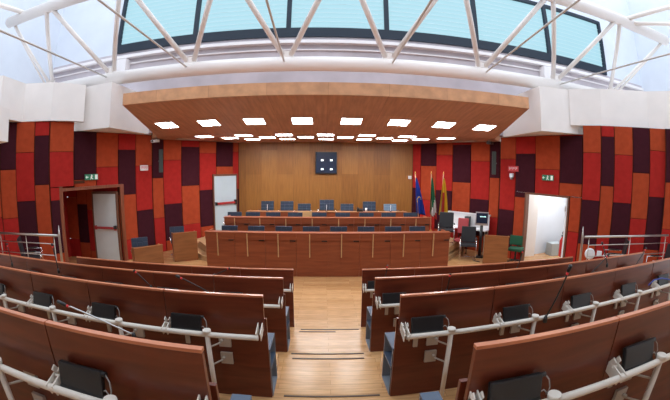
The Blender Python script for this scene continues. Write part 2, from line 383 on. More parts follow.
# windows
wn = 6; ww = (WX1-WX0)/wn
for i in range(wn):
    x0, x1 = WX0+i*ww, WX0+(i+1)*ww
    fr = MB(); e0 = .12 if i == 0 else .07; e1 = .12 if i == wn-1 else .07
    fr.span((x0, 9.98, WZ0), (x1, 10.14, WZ0+.30)); fr.span((x0, 9.98, WZ1-.12), (x1, 10.14, WZ1))
    fr.span((x0, 9.98, WZ0+.30), (x0+e0, 10.14, WZ1-.12)); fr.span((x1-e1, 9.98, WZ0+.30), (x1, 10.14, WZ1-.12))
    fo = fr.build('window_%d' % (i+1), 'navy'); struct(fo)
    MB().span((x0+e0, 10.10, WZ0+.30), (x1-e1, 10.12, WZ1-.12)).build('pane', 'pane', fo)
    sl = MB(); n = 11
    for k in range(n):
        z = WZ0+.38+k*(WZ1-.2-WZ0-.38)/n
        sl.box(((x0+x1)/2, 10.055, z), (x1-x0-e0-e1-.06, .035, .008), 0, (.5, 0, 0))
    sl.build('blind', 'blind', fo)

# ------------------------------------------------------------------ wooden canopy (ceiling) with fascia
c = MB()
SL = .162
def cz(y): return 3.72+SL*(9.6-y) if y < 9.6 else 3.72
outline = [(-4.54, 6.76), (4.47, 6.76), (5.05, 9.6), (5.7, 10.35), (3.45, 13.3), (-3.45, 13.3), (-5.7, 10.35), (-5.08, 9.6)]
front = [(-4.54, 6.76), (4.47, 6.76), (5.05, 9.6), (-5.08, 9.6)]
rear = [(5.05, 9.6), (5.75, 10.4), (3.5, 13.35), (-3.5, 13.35), (-5.75, 10.4), (-5.08, 9.6)]
c.prism(front, [cz(p[1]) for p in front], [cz(p[1])+.26 for p in front], 0, 1)
c.prism(rear, 3.72, 3.98, 0, 1)
struct(c.build('ceiling', ['canopy', 'fascia']))

# ceiling lights
fl = MB(); fl.span((-.285, -.285, -.012), (.285, .285, .004)); 
def make_light(name, label, group, loc, tilt, size):
    o = thing(name, label, 'ceiling light', loc, 0, group); o.rotation_euler = (tilt, 0, 0)
    h = size/2
    a = MB(); 
    for (l, r) in (((-h, -h), (h, -h+.02)), ((-h, h-.02), (h, h)), ((-h, -h+.02), (-h+.02, h-.02)), ((h-.02, -h+.02), (h, h-.02))):
        a.span((l[0], l[1], -.016), (r[0], r[1], -.001))
    a.build('frame', 'lamp_frame', o)
    MB().span((-h+.02, -h+.02, -.010), (h-.02, h-.02, -.001)).build('diffuser', 'lamp', o)
    return o
tl = -math.atan(SL)
L0 = None
for i, x in enumerate((-4.2, -3.0, -1.8, -.61, .59, 1.78, 2.97, 4.14)):
    lb = 'square white light in the front row of the canopy, %s from the left' % ORD[i]
    loc = (x, 8.49, cz(8.49))
    if L0 is None: L0 = make_light('ceiling_light', lb, 'front row of ceiling lights', loc, tl, .53)
    else:
        q = dup(L0, loc, 0, lb); q.rotation_euler = (tl, 0, 0)
L1 = None
for rowname, y, xs in (('first', 10.2, (-3.72, -2.47, -1.25, -.03, 1.19, 2.41, 3.66)), ('second', 10.95, (-3.1, -1.87, -.65, .6, 1.85, 3.05)), ('rearmost', 11.65, (-2.5, -1.3, 0., 1.27, 2.5))):
    for i, x in enumerate(xs):
        lb = 'light panel of the %s row behind the front lights, %s from the left' % (rowname, ORD[i])
        loc = (x, y, 3.72)
        if L1 is None: L1 = make_light('ceiling_light', lb, 'rear ceiling lights', loc, 0, .52)
        else: dup(L1, loc, 0, lb)
# slot vents near the wall tops
for s, L in ((-1, 'slot air vent in the ceiling by the left maroon and red panels'), (1, 'slot air vent in the ceiling above the white table')):
    v = thing('air_vent', L, 'air vent', (s*4.55, 10.85, 3.72), -s*.93 if s > 0 else .93)
    a = MB()
    a.span((-.42, -.10, -.03), (.42, -.08, 0)); a.span((-.42, .08, -.03), (.42, .10, 0)); a.span((-.42, -.08, -.03), (-.40, .08, 0)); a.span((.40, -.08, -.03), (.42, .08, 0))
    a.build('frame', 'zinc', v)
    b = MB()
    for k in range(4): b.span((-.40, -.065+.04*k, -.02), (.40, -.055+.04*k, -.002))
    b.build('slat', 'lamp_frame', v)

# ------------------------------------------------------------------ roof truss
TR = thing('roof_truss', 'white tubular roof truss spanning above the wooden canopy', 'truss', (.25, 8.3, 5.3))
HP = 1.255
UY, UZ = 6.52-8.3, 7.01-5.3
def up_pt(k): return Vector((k*HP, UY, UZ))        # even k
def lo_pt(k): return Vector((k*HP, 0, 0))          # odd k
MB().tube([(-9.9, 0, 0), (10.2, 0, 0)], .185, 0, 20).build('lower_chord', 'white_paint', TR)
MB().tube([(-9.4, UY, UZ+.13), (10.1, UY, UZ+.13)], .17, 0, 20).build('upper_chord', 'white_paint', TR)
for k in (-7, -5, -3, -1, 1, 3, 5, 7):
    b = lo_pt(k)+Vector((0, -.05, .17))
    p = MB(); p.box((b.x, b.y, b.z+.06), (.34, .10, .16), 0, None, .01); p.build('node_plate', 'white_paint', TR)
    for s in (-1, 1):
        kk = k+s
        if abs(kk) == 8:
            a = Vector((-9.15 if kk < 0 else 9.9, UY, UZ+.05))
            MB().tube([b+Vector((s*.05, 0, .05)), a], .05, 0, 12).build('brace', 'white_paint', TR)
            MB().tube([b+Vector((s*.25, .05, 0)), a+Vector((s*.1, .1, 0))], .035, 0, 10).build('brace', 'white_paint', TR)
            continue
        a = up_pt(kk)
        MB().tube([b+Vector((s*.10, 0, .05)), a+Vector((-s*.12, 0, 0))], .068, 0, 14).build('brace', 'white_paint', TR)
for k in (-6, -4, -2, 0, 2, 4, 6):
    p = MB(); q = up_pt(k); p.box((q.x, q.y, q.z+.02), (.34, .10, .12), 0, None, .01); p.build('node_plate', 'white_paint', TR)
# tie rods running back over the seats
for k, e in ((-5, (-5.0-.25, 3.2-8.3, 4.95-5.3)), (-3, (-3.43-.25, 3.6-8.3, 5.3-5.3)), (-1, (-.98-.25, 4.4-8.3, 5.38-5.3)), (1, (1.58-.25, 4.4-8.3, 5.45-5.3)), (3, (3.9-.25, 3.6-8.3, 5.6-5.3)), (5, (6.6-.25, 3.5-8.3, 5.25-5.3))):
    a = Vector((k*HP-.05*(1 if k < 0 else -1), -.2, .02)); e = Vector(e); e = a+(e-a)*1.6
    MB().tube([a, e], .022, 0, 8).build('tie_rod', 'rod', TR)
# outrigger tubes from the right end of the upper chord
MB().tube([(7.9, UY, UZ+.2), (9.6, UY-2.2, UZ+.75)], .07, 0, 12).build('outrigger', 'white_paint', TR)
MB().tube([(8.0, UY, UZ+.1), (10.6, UY-1.7, UZ+.35)], .06, 0, 12).build('outrigger', 'white_paint', TR)
MB().tube([(-8.6, UY, UZ+.2), (-9.9, UY-1.8, UZ+.6)], .07, 0, 12).build('outrigger', 'white_paint', TR)

# ------------------------------------------------------------------ doors
# left niche with portal and grey door
n = MB()
n.span((-8.4, 9.14, 0), (-6.24, 9.24, 2.5), 3)
for x0, x1, bands in ((-8.4, -7.92, [(1.95, 'R'), (0.6, 'O'), (0, 'R')]), (-7.92, -7.48, [(1.72, 'O'), (.5, 'D'), (0, 'O')]), (-7.48, -7.2, [(1.55, 'O'), (.25, 'R'), (0, 'O')])):
    prev = 2.4
    for z, cc in bands:
        n.span((x0+.012, 9.06, z+.006), (x1-.012, 9.14, prev-.006), KEY.index(cc), .008); prev = z
n.span((-7.2, 9.09, 2.12), (-6.26, 9.16, 2.4), 1)
n.wallbox((-8.4, 9.1), (-8.4, 6.9), 0, 2.5, 0, -.1, 1)
n.prism([(-8.4, 7.2), (-7.0, 7.2), (-6.28, 9.2), (-8.4, 9.2)], 2.42, 2.5, 3)
struct(n.build('wall_niche', ['felt_O', 'felt_R', 'felt_D', 'felt_B']))
pf = MB()
pa, pb = Vector((-6.93, 7.15)), Vector((-6.12, 9.23))
dv = (pb-pa).normalized()
pf.wallbox(pa, pa+dv*.11, 0, 2.38, -.05, .10); pf.wallbox(pb-dv*.13, pb, 0, 2.33, -.06, .10, 0)
pf.wallbox(pa+dv*.11, pb-dv*.13, 2.25, 2.33, -.05, .10)
struct(pf.build('trim_11', 'portal'))
dr = MB(); dr.span((-7.15, 9.00, .02), (-6.25, 9.06, 2.05)); do = dr.build('door_1', 'door_grey'); struct(do, 'pale grey door in the red niche on the left')
h = MB(); h.span((-7.2, 8.99, 0), (-7.15, 9.08, 2.12)); h.span((-6.25, 8.99, 0), (-6.2, 9.08, 2.12)); h.span((-7.15, 8.99, 2.05), (-6.25, 9.08, 2.12)); h.build('door_frame', 'door_frame', do)
h = MB(); h.box((-6.7, 8.95, 1.03), (.84, .05, .07), 0, (0, .0, 0), .01); h.box((-7.08, 8.97, 1.03), (.06, .07, .12)); h.box((-6.30, 8.97, 1.03), (.06, .07, .12)); h.build('push_bar', 'red_metal', do)
h = MB(); h.box((-6.30, 8.955, 1.06), (.07, .09, .10)); h.build('latch', 'black', do)
# back door on the angled left back wall
A2, B2 = Vector((-4.13, 12.28)), Vector((-3.50, 13.10)); d2 = (B2-A2).normalized()
dr = MB(); dr.wallbox(A2, B2, .02, 2.45, -.07, -.035); do = dr.build('door_2', 'door_blue'); struct(do, 'pale blue door beside the wood back wall')
h = MB(); h.wallbox(A2-d2*.05, A2, 0, 2.52, -.09, 0); h.wallbox(B2, B2+d2*.05, 0, 2.52, -.09, 0); h.wallbox(A2, B2, 2.45, 2.52, -.09, 0); h.build('door_frame', 'door_frame', do)
h = MB(); h.wallbox(A2+d2*.06, B2-d2*.06, 1.40, 1.48, -.14, -.09, 0); h.build('push_bar', 'red_metal', do)
h = MB(); h.wallbox(A2+d2*.03, A2+d2*.09, 1.38, 1.5, -.15, -.07); h.wallbox(B2-d2*.11, B2-d2*.03, 1.36, 1.54, -.15, -.07); h.build('latch', 'black', do)
# right doorway with corridor
A3, B3 = Vector((6.04, 9.24)), Vector((6.66, 7.84)); d3 = (B3-A3).normalized()
h = MB(); h.wallbox(A3-d3*.02, A3+d3*.035, 0, 2.13, -.05, .13); h.wallbox(B3-d3*.03, B3+d3*.02, 0, 2.13, -.05, .13); h.wallbox(A3, B3, 2.09, 2.15, -.05, .13)
do = h.build('door_3', 'door_frame'); struct(do, 'open doorway to the bright corridor on the right')
h = MB(); h.wallbox(B3-d3*.085, B3-d3*.035, .01, 2.08, -.06, .10); h.build('door_leaf', 'white', do)
h = MB(); h.wallbox(B3-d3*.10, B3-d3*.07, 1.72, 1.86, -.085, -.06); h.build('door_closer', 'steel', do)
k = MB()
k.wallbox((9.6, 10.5), (6.1, 9.75), 0, 3, -.1, 0, 1); k.span((6.3, 9.75, 0), (6.9, 9.95, 3), 0)
k.wallbox((7.2, 9.2), (7.0, 7.9), 0, 3, -.12, 0, 0) if False else None
k.span((9.5, 6.4, 0), (9.6, 11, 3), 0)
k.wallbox((7.15, 8.0), (9.6, 9.2), 0, 3, -.1, 0, 0)
k.prism([(6.1, 9.3), (6.7, 7.9), (7.1, 7.9), (9.6, 9.2), (9.6, 10.9), (6.2, 10.0)], 2.9, 3.0, 0)
struct(k.build('wall_corridor', ['plaster', 'plaster_cool']))
o = MB().span((7.5, 9.55, 0), (8.6, 9.9, .42), 0, .01).build('corridor_bench', 'grey_bench'); tag(o, 'low grey bench seen through the open doorway on the right', 'bench')
la = bpy.data.lights.new('corridor_lamp', 'AREA'); la.energy = 45; la.size = .8; la.color = (.92, .97, 1)
lo = bpy.data.objects.new('corridor_lamp', la); COL.objects.link(lo); lo.location = (7.6, 9.2, 2.85)

# fire extinguisher by the doorway
fe = thing('fire_extinguisher', 'red fire extinguisher with black hose inside the open doorway', 'fire extinguisher', (7.02, 8.45, .28))
MB().tube([(0, 0, 0), (0, 0, .03), (0, 0, .48), (0, 0, .55), (0, 0, .60)], [.06, .075, .075, .05, .025], 0, 14).build('cylinder', 'extinguisher', fe)
MB().box((0, -.02, .63), (.04, .12, .05), 0, None, .01).build('valve', 'black', fe)
MB().tube([(0, -.05, .64), (-.08, -.08, .74), (-.02, -.1, .84), (.07, -.09, .78), (.09, -.07, .55), (.08, -.06, .25)], .014, 0, 8).build('hose', 'black', fe)
MB().span((-.03, .06, .1), (.03, .10, .5)).build('bracket', 'steel', fe)

# ------------------------------------------------------------------ benches
def make_bench(side, row, nmod, rot, label):
    """rear face of the panels looks at the viewer; local x runs outward from the aisle, local y away from the viewer"""
    r = thing('bench', label, 'bench', (side*.57, rowY[row], rowT[row]), rot, 'bench rows')
    X = lambda u: side*u
    edges = [0, .90]+[.90+.88*k for k in range(1, nmod)]
    for a, b in zip(edges, edges[1:]):
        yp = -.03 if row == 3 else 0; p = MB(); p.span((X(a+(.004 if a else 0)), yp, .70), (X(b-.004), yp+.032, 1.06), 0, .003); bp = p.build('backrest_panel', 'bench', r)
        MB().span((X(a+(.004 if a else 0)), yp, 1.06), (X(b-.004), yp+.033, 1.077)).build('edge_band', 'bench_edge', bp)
    L = edges[-1]
    MB().span((X(-.015 if row else .01), .036, .002), (X(L), .062, .85), 0, .003).build('lower_panel', 'bench', r)
    # rail on the viewer's side
    MB().tube([(X(.03), -.14, .755), (X(L), -.14, .755)], .023, 0, 12).build('rail', 'cream', r)
    for i in range(nmod):
        a, b = edges[i], edges[i+1]
        lx = (a if side > 0 else b)*side           # left end of the module seen from the viewer
        br = MB()
        for dx in (.012, .055):
            br.box((lx+dx, -.090, .765), (.009, .13, .075), 0, (.3, 0, 0), .004)
            br.box((lx+dx+.002, -.055, .815), (.009, .035, .06), 0, (.6, 0, 0), .003)
        br.tube([(lx+.0, -.07, .79), (lx+.07, -.07, .79)], .010, 0, 8)
        br.build('rail_bracket', 'cream', r)
        px = lx+.43
        po = MB()
        po.tube([(px, -.14, .02), (px, -.14, .79)], .022, 0, 10)
        po.span((px-.026, -.185, .0), (px+.026, -.155, .77), 0, .008) if False else None
        po.tube([(px, -.14, .775), (px, -.14, .80)], .036, 0, 14)
        po.build('post', 'cream', r)
        for z in (.62, .44):
            g = -side; x_ = px+g*.10; pl = MB(); pl.span((x_-.055, .010, z-.058), (x_+.055, .034, z+.058)); pl.tube([(px+g*.075, -.02, z+.01), (px+g*.075, .02, z+.01)], .014, 0, 8); pl.tube([(px, -.12, z), (px+g*.08, -.005, z)], .008, 0, 6)
            pl.build('fixing_plate', 'zinc', r)
        MB().span((lx+.15, .012, .56), (lx+.19, .034, .70)).build('strut', 'zinc', r)
        cx = side*((a+b)/2-(.12 if row == 3 and i == 0 else 0))
        MB().box((cx, .15, .47), (.50, .10, .38), 0, (-.12, 0, 0), .035).build('seat', 'black_soft', r)
    if side < 0 or True:   # bracket at the aisle end of the rail
        br = MB()
        for dx in (.0, .035):
            br.box((X(.012+dx), -.075, .78), (.009, .14, .085), 0, (.3, 0, 0), .004)
        br.build('end_bracket', 'cream', r)
    if row > 0:
        cb = MB(); x0, x1 = (-.085 if row == 3 else -.022), (.03 if row == 3 else .10); y0, y1, z1 = .064, .40, .53
        cb.span((X(x0), y0, z1-.018), (X(x1), y1, z1), 1); cb.span((X(x0), y0, 0), (X(x1), y1, .018), 0)
        cb.span((X(x0), y0, .30), (X(x1-.02), y1, .318), 1)
        cb.span((X(x0), y0, .018), (X(x1), y0+.015, z1-.018), 0); cb.span((X(x0), y1-.015, .018), (X(x1), y1, z1-.018), 0)
        cb.span((X(x1-.015), y0+.015, .018), (X(x1), y1-.015, z1-.018), 0)
        cb.build('end_shelf', ['cubby_side', 'cubby'], r)
    return r
RN = ['frontmost', 'second', 'third', 'nearest']
SN = {-1: 'left', 1: 'right'}
NM = [5, 6, 5, 3]
ROT = {(-1, 0): 0, (-1, 1): 0, (-1, 2): 0, (-1, 3): 0, (1, 0): .02, (1, 1): .045, (1, 2): .052, (1, 3): 0}
bench = {}
for side in (-1, 1):
    for row in range(4):
        nm = NM[row]
        lab = ['%s bench row %s of the aisle, farthest from the viewer' % (RN[0].capitalize(), SN[side]) if False else 'red-brown bench on the %s of the aisle, frontmost row facing the long desk' % SN[side],
               'red-brown bench on the %s of the aisle, second row from the front' % SN[side],
               'red-brown bench on the %s of the aisle, third row with white rail and posts' % SN[side],
               'red-brown bench in the nearest row at bottom %s, dark back and bright top edge' % SN[side]][row]
        bench[side, row] = make_bench(side, row, nm, ROT[side, row], lab)

# fold-up tablets hanging on the rails
def make_tablet():
    o = thing('folding_tablet', '', 'tablet')
    MB().box((.15, .004, .068), (.285, .034, .130), 0, (-.25, 0, 0), .008).build('body', 'black', o)
    h = MB(); h.tube([(.005, -.02, .0), (.295, -.02, .0)], .013, 0, 8); h.build('hinge', 'black', o)
    MB().tube([(.27, .02, .115), (.315, .015, .118)], .013, 0, 10).build('knob', 'black', o)
    MB().tube([(.312, .015, .118), (.338, .0, .09), (.345, -.015, .05), (.335, -.02, .02)], .004, 0, 6).build('cable', 'cable', o)
    MB().tube([(.285, -.01, .03), (.31, -.015, .045), (.325, -.02, .03), (.33, -.022, .015)], .004, 0, 6).build('cable', 'cable', o)
    return o
tab0 = None
def place_tablet(side, row, mod):
    global tab0
    b = bench[side, row]
    edges = [0, .90]+[.90+.88*k for k in range(1, 8)]
    lx = (edges[mod] if side > 0 else edges[mod+1])*side
    ang = ROT[side, row]
    loc = Matrix.Rotation(ang, 3, 'Z') @ Vector((lx+.075, -.085, .765)) + Vector((side*.57, rowY[row], rowT[row]))
    pos = ['first', 'second', 'third', 'fourth', 'fifth', 'sixth'][mod]
    lb = 'black fold-up tablet on the %s %s bench, %s from the aisle' % (RN[row], SN[side], pos)
    if tab0 is None:
        tab0 = make_tablet(); tab0.location = loc; tab0.rotation_euler = (0, 0, ang); tab0['label'] = lb; tab0['group'] = 'fold-up tablets on the rails'
    else: dup(tab0, loc, ang, lb)
for s, r, ms in ((1, 0, (0,)), (-1, 1, (0, 1, 2, 3, 4)), (1, 1, (0, 1, 2, 3, 4, 5)), (-1, 2, (0, 1, 2, 3)), (1, 2, (0, 1, 2, 3, 4)), (-1, 3, (0,)), (1, 3, (0, 1))):
    for m_ in ms: place_tablet(s, r, m_)

# gooseneck microphones
def make_mic(label, base, head, silver=False, bend=.25):
    b, h = Vector(base), Vector(head); d = h-b
    o = thing('gooseneck_microphone', label, 'microphone', b, 0, 'gooseneck microphones on the benches')
    side = Vector((d.z, 0, -d.x)).normalized() if abs(d.x)+abs(d.z) > 0 else Vector((1, 0, 0))
    pts = [d*t+side*bend*.25*math.sin(PI*t)*d.length*.3 for t in (0, .2, .4, .6, .8)]
    tip = d*.83
    MB().tube(pts+[tip], .008, 0, 8).build('gooseneck', 'silver' if silver else 'black', o)
    u = d.normalized()
    MB().tube([tip, tip+u*.025], .013, 0, 10).build('ring', 'red_ring', o)
    MB().tube([tip+u*.025, tip+u*.04, d*.99, d], [.012, .019, .019, .010], 0, 12).build('head', 'black', o)
    MB().tube([(0, 0, -.05), (0, 0, -.01), (0, 0, .02)], [.022, .022, .012], 0, 10).build('base', 'black', o)
    return o
make_mic('microphone bent low along the left third row, red ring and silver neck', (-1.72, 2.43, 1.33), (-2.60, 2.42, 1.54), True)
make_mic('black microphone leaning left over the left second row near the aisle', (-1.42, 3.90, 1.19), (-1.93, 3.93, 1.41))
make_mic('tall black microphone with red ring rising behind the nearest right bench', (2.0, 2.54, 1.40), (2.055, 2.36, 1.96))
make_mic('thin black microphone at the far left edge of the picture', (-5.29, 3.97, 1.28), (-5.36, 3.97, 1.62))
make_mic('thin black microphone standing in front of the left doorway portal', (-4.06, 3.97, 1.30), (-4.13, 3.97, 1.70))
make_mic('black microphone in front of the white disc on the right', (4.49, 4.10, 1.33), (4.27, 4.10, 1.71))
make_mic('black microphone leaning right, below the white disc on the right', (3.98, 4.02, 1.22), (4.42, 4.02, 1.53))
make_mic('black microphone at the far right below the metal railing', (5.38, 4.14, 1.22), (5.66, 4.14, 1.52))
make_mic('short black microphone standing before the bright open doorway', (3.44, 5.42, 1.0), (3.54, 5.42, 1.34))
make_mic('short microphone on the right frontmost bench near the aisle', (.93, 5.40, .93), (.97, 5.40, 1.17))
make_mic('short microphone on the right second bench near its aisle end', (1.50, 4.02, 1.20), (1.53, 4.02, 1.43))
make_mic('short microphone lying on the left frontmost bench below the desk', (-1.9, 5.40, .97), (-1.62, 5.40, 1.10))
make_mic('short dark microphone on the left third bench before the grey door', (-2.35, 3.98, 1.21), (-2.60, 3.98, 1.42))

o = MB().tube([(3.72, 2.60, 1.50), (3.80, 2.58, 1.56), (3.95, 2.56, 1.57), (4.15, 2.54, 1.53), (4.4, 2.52, 1.50)], .009, 0, 8).build('blue_cable', 'blue_cable'); tag(o, 'blue cable lying over the rail of the third bench at the right edge', 'cable')

# ------------------------------------------------------------------ council desks on the dais
def make_desk(label, y, z0, ztop, half, nmod, depth, inlay, topmat='desk'):
    o = thing('council_desk', label, 'desk', (.04, y, z0), 0, 'council desks')
    H = ztop-z0
    w = 2*half/nmod
    MB().span((-half+.01, .061, .01), (half-.01, .075, H-.03)).build('carcass', 'desk', o)
    for i in range(nmod):
        x0 = -half+i*w
        MB().span((x0+.003, .03, .0), (x0+w-.003, .06, H-.19)).build('front_panel', 'desk', o)
        MB().span((x0+.002, 0, H-.185), (x0+w-.002, .05, H-.02)).build('upper_panel', 'desk', o)
        if inlay:
            MB().span((x0+w/2-.072, -.006, H-.62), (x0+w/2-.048, .04, H-.015)).build('inlay', 'pale_wood', o)
        MB().span((x0+w*.80, -.004, H-.215), (x0+w*.97, .03, H-.187)).build('slot', 'black', o)
    MB().span((-half-.02, -.01, H-.02), (half+.02, .22, H)).build('ledge', topmat, o)
    MB().span((-half, .22, H-.36), (half, depth, H-.32)).build('writing_top', topmat, o)
    for s in (-1, 1):
        MB().span((s*half, .06, 0), (s*(half-.04), depth, H-.02)).build('side_panel', 'desk', o)
    return o
make_desk('long red-brown council desk in the front row with eight light vertical strips', 8.42, 0, 1.13, 3.16, 8, .62, True)
make_desk('second long red-brown desk, one step up behind the front desk', 9.90, .40, 1.30, 3.06, 8, .62, True)
make_desk('rear narrow desk with pale top edge below the wood wall', 11.45, .58, 1.285, 2.70, 7, .55, False, 'desk_top')
o = MB().span((-.92, 11.40, .40), (-.45, 11.43, 1.30), 0, .004).build('name_board', 'pale_wood'); tag(o, 'pale wooden board standing against the front of the rear desk', 'board')

# dais chairs
def make_exec(mat, low=False):
    o = thing('office_chair', '', 'office chair')
    st = MB(); st.box((0, -.02, .46), (.50, .48, .10), 0, None, .035); st.build('seat', mat, o)
    hb = .27 if low else .36
    bk = MB()
    nq = 3
    for k in range(nq):
        z = .54+hb*(k+.5)/nq
        for j in (-1, 0, 1):
            bk.box((j*.158, .235+.05*k/nq, z), (.158, .075, hb/nq+.002), 0, (-.08, 0, 0), .014)
    bk.box((0, .252, .54+hb/2), (.465, .05, hb-.02), 0, (-.10, 0, 0), .012)
    bk.build('backrest', mat, o)
    for s in (-1, 1):
        MB().tube([(s*.25, .20, .46), (s*.28, .18, .60), (s*.28, -.12, .61), (s*.26, -.14, .46)], .014, 0, 8).build('armrest', 'chrome', o)
    b = MB(); b.tube([(0, 0, .07), (0, 0, .42)], .03, 0, 10)
    for k in range(5):
        a = 2*PI*k/5+.3; b.tube([(0, 0, .09), (.27*math.cos(a), .27*math.sin(a), .055)], [.025, .018], 0, 8); b.ball((.27*math.cos(a), .27*math.sin(a), .028), .028)
    b.build('base', 'chrome', o)
    return o
E1 = make_exec('blue_leather')
xs1 = (-2.77, -1.99, -1.20, -.42, .34, 1.11, 1.90, 2.63)
for i, x in enumerate(xs1):
    lb = 'dark blue chair behind the front council desk, %s from the left' % ORD[i]; loc = (x, 9.32, .20)
    if i == 0: E1.location = loc; E1['label'] = lb; E1['group'] = 'chairs behind the front desk'
    else: dup(E1, loc, random.uniform(-.05, .05), lb)
xs2 = (-3.0, -2.62, -1.98, -1.22, -.40, .40, 1.20, 1.97, 2.75)
xs2 = (-3.0, -2.38, -1.72, -.99, -.22, .53, 1.30, 2.04, 2.80)
for i, x in enumerate(xs2):
    dup(E1, (x, 10.85, .40), random.uniform(-.06, .06), 'dark blue chair behind the second desk, %s from the left' % ORD[i], 'chairs behind the second desk')
E2 = make_exec('blue_leather', True); E3 = None
row3 = [(-2.14, 'blue_leather', 0, .60), (-1.42, 'blue_leather', .0, .60), (-.78, 'low', 0, .58), (.04, 'tall', 0, .64), (.78, 'low', 0, .58), (1.60, 'blue_leather', 0, .62), (2.38, 'pale', 0, .58)]
P3 = make_exec('pale_leather', True)
used_low = used_pale = False
for i, (x, kind, rz, z) in enumerate(row3):
    loc = (x, 12.35, .62)
    if kind == 'low':
        lb = 'low chair with silver arms at the rear desk, third from the left' if i == 2 else 'low chair with silver arms at the rear desk, just right of the middle chair'
        if not used_low: E2.location = loc; E2['label'] = lb; E2['group'] = 'chairs behind the rear desk'; used_low = True
        else: dup(E2, loc, rz, lb)
    elif kind == 'pale':
        P3.location = loc; P3['label'] = 'pale blue low chair at the right end of the rear desk'; P3['group'] = 'chairs behind the rear desk'
    else:
        lb = {0: 'dark blue chair at the left end of the rear desk', 1: 'dark blue chair at the rear desk, second from the left', 3: 'tall dark blue chair in the middle of the rear desk', 5: 'dark blue chair at the rear desk, second from the right'}[i]
        q = dup(E1, (loc[0], loc[1], .62), 0, lb, 'chairs behind the rear desk')
        if kind == 'tall': q.scale = (1.1, 1.1, 1.06)
# small microphones on the rear desk
def desk_mic(label, loc, h=.22):
    o = thing('desk_microphone', label, 'microphone', loc, 0, 'thin microphones on the rear desk')
    MB().tube([(0, 0, 0), (0, 0, .02)], .04, 0, 10).build('base', 'black', o)
    MB().tube([(0, 0, .02), (.005, 0, h*.8)], .009, 0, 6).build('stem', 'white', o)
    MB().tube([(.005, 0, h*.8), (.005, 0, h)], .014, 0, 8).build('head', 'silver', o)
for x, L in ((-1.98, 'thin pale microphone on the rear desk near its left end'), (.02, 'thin pale microphone on the rear desk before the tall middle chair'), (2.2, 'thin pale microphone on the rear desk near its right end')):
    desk_mic(L, (x, 11.56, 1.285))
wb = thing('table_lamp', 'dark small telephone on the rear desk right of the middle', 'telephone', (1.14, 11.56, 1.292)); wb.name = 'telephone'
MB().box((0, 0, .04), (.20, .13, .07), 0, (.3, 0, 0), .01).build('body', 'black', wb); MB().box((-.06, -.02, .10), (.05, .14, .035), 0, (.3, 0, 0), .01).build('handset', 'black', wb)
o = MB().tube([(1.36, 11.56, 1.285), (1.36, 11.56, 1.40)], [.035, .04], 0, 12).build('paper_cup', 'white'); tag(o, 'white cup on the rear desk beside the telephone', 'cup')

# ------------------------------------------------------------------ side screens and chairs
def screen_unit(label, p, q, h):
    p, q = Vector(p), Vector(q); c_ = (p+q)/2; d_ = q-p; L = d_.length
    o = thing('desk_module', label, 'desk', (c_.x, c_.y, 0), math.atan2(d_.y, d_.x), 'separate desk modules beside the dais')
    MB().span((-L/2, 0, .02), (L/2, .035, h-.02)).build('front_panel', 'side_wood', o)
    MB().span((-L/2-.01, -.01, h-.02), (L/2+.01, .10, h), 0).build('edge_band', 'side_wood', o)
    MB().span((-L/2, .10, h-.16), (L/2, .30, h-.12)).build('writing_top', 'side_wood', o)
    for s in (-1, 1): MB().span((s*L/2, .035, 0), (s*(L/2-.03), .30, h-.02)).build('side_panel', 'side_wood', o)
screen_unit('brown desk module standing left of the long desk, the taller-looking one', (-4.48, 9.33), (-3.86, 9.74), .87)
screen_unit('brown desk module at far left, before the grey door and lower in view', (-4.70, 7.42), (-4.16, 7.98), .84)
screen_unit('brown desk module right of the long desk, beside the green chair', (4.63, 9.22), (5.27, 8.85), .87)
dup(E1, (-4.66, 10.12, 0), .55, 'dark tufted chair behind the brown module left of the long desk', 'chairs behind the side modules')
dup(E1, (-4.95, 8.22, 0), .7, 'dark tufted chair behind the far left brown module', 'chairs behind the side modules')
# green chair
g = thing('swivel_chair', 'green fabric chair beside the brown module near the open doorway', 'office chair', (5.72, 9.12, 0), -.75)
MB().box((0, 0, .43), (.44, .44, .09), 0, None, .035).build('seat', 'green_fabric', g)
MB().box((-.05, .20, .66), (.42, .08, .30), 0, (-.1, 0, 0), .035).build('backrest', 'green_fabric', g)
MB().tube([(0, .2, .42), (0, .27, .5), (0, .27, .65)], .02, 0, 8).build('back_support', 'black', g)
b = MB(); b.tube([(0, 0, .07), (0, 0, .41)], .028, 0, 10)
for k in range(5):
    a = 2*PI*k/5; b.tube([(0, 0, .09), (.26*math.cos(a), .26*math.sin(a), .05)], .018, 0, 8)
b.build('base', 'black', g)
# visitor chairs (chrome cantilever frame)
def visitor(label, loc, rz, group=None):
    o = thing('visitor_chair', label, 'chair', loc, rz, group)
    MB().box((0, 0, .46), (.48, .46, .06), 0, None, .02).build('seat', 'black_soft', o)
    MB().box((0, .27, .74), (.46, .05, .50), 0, (-.16, 0, 0), .02).build('backrest', 'black_soft', o)
    for s in (-1, 1):
        MB().tube([(s*.25, .24, .02), (s*.25, -.26, .02), (s*.25, -.24, .64), (s*.25, .20, .66)], .014, 0, 8).build('side_frame', 'chrome', o)
        MB().box((s*.25, .0, .67), (.045, .30, .02), 0, None, .008).build('armrest', 'black', o)
    MB().tube([(-.25, .24, .02), (.25, .24, .02)], .014, 0, 8).build('cross_bar', 'chrome', o)
    return o
V = visitor('black armchair with chrome frame in front of the white table', (4.38, 9.84, 0), -.40, 'black visitor chairs')
dup(V, (3.76, 10.25, .40), -.35, 'black chair on the dais at the right end of the long desks', 'black visitor chairs')
dup(V, (-6.98, 5.98, T1), 2.3, 'black chair with chrome arms behind the left railing', 'black visitor chairs')
dup(V, (6.82, 6.0, T1), -2.3, 'black chair with chrome arms behind the right railing, nearest the doorway', 'black visitor chairs')
dup(V, (7.50, 5.02, T1), -2.2, 'black chair behind the right railing at the picture edge', 'black visitor chairs')
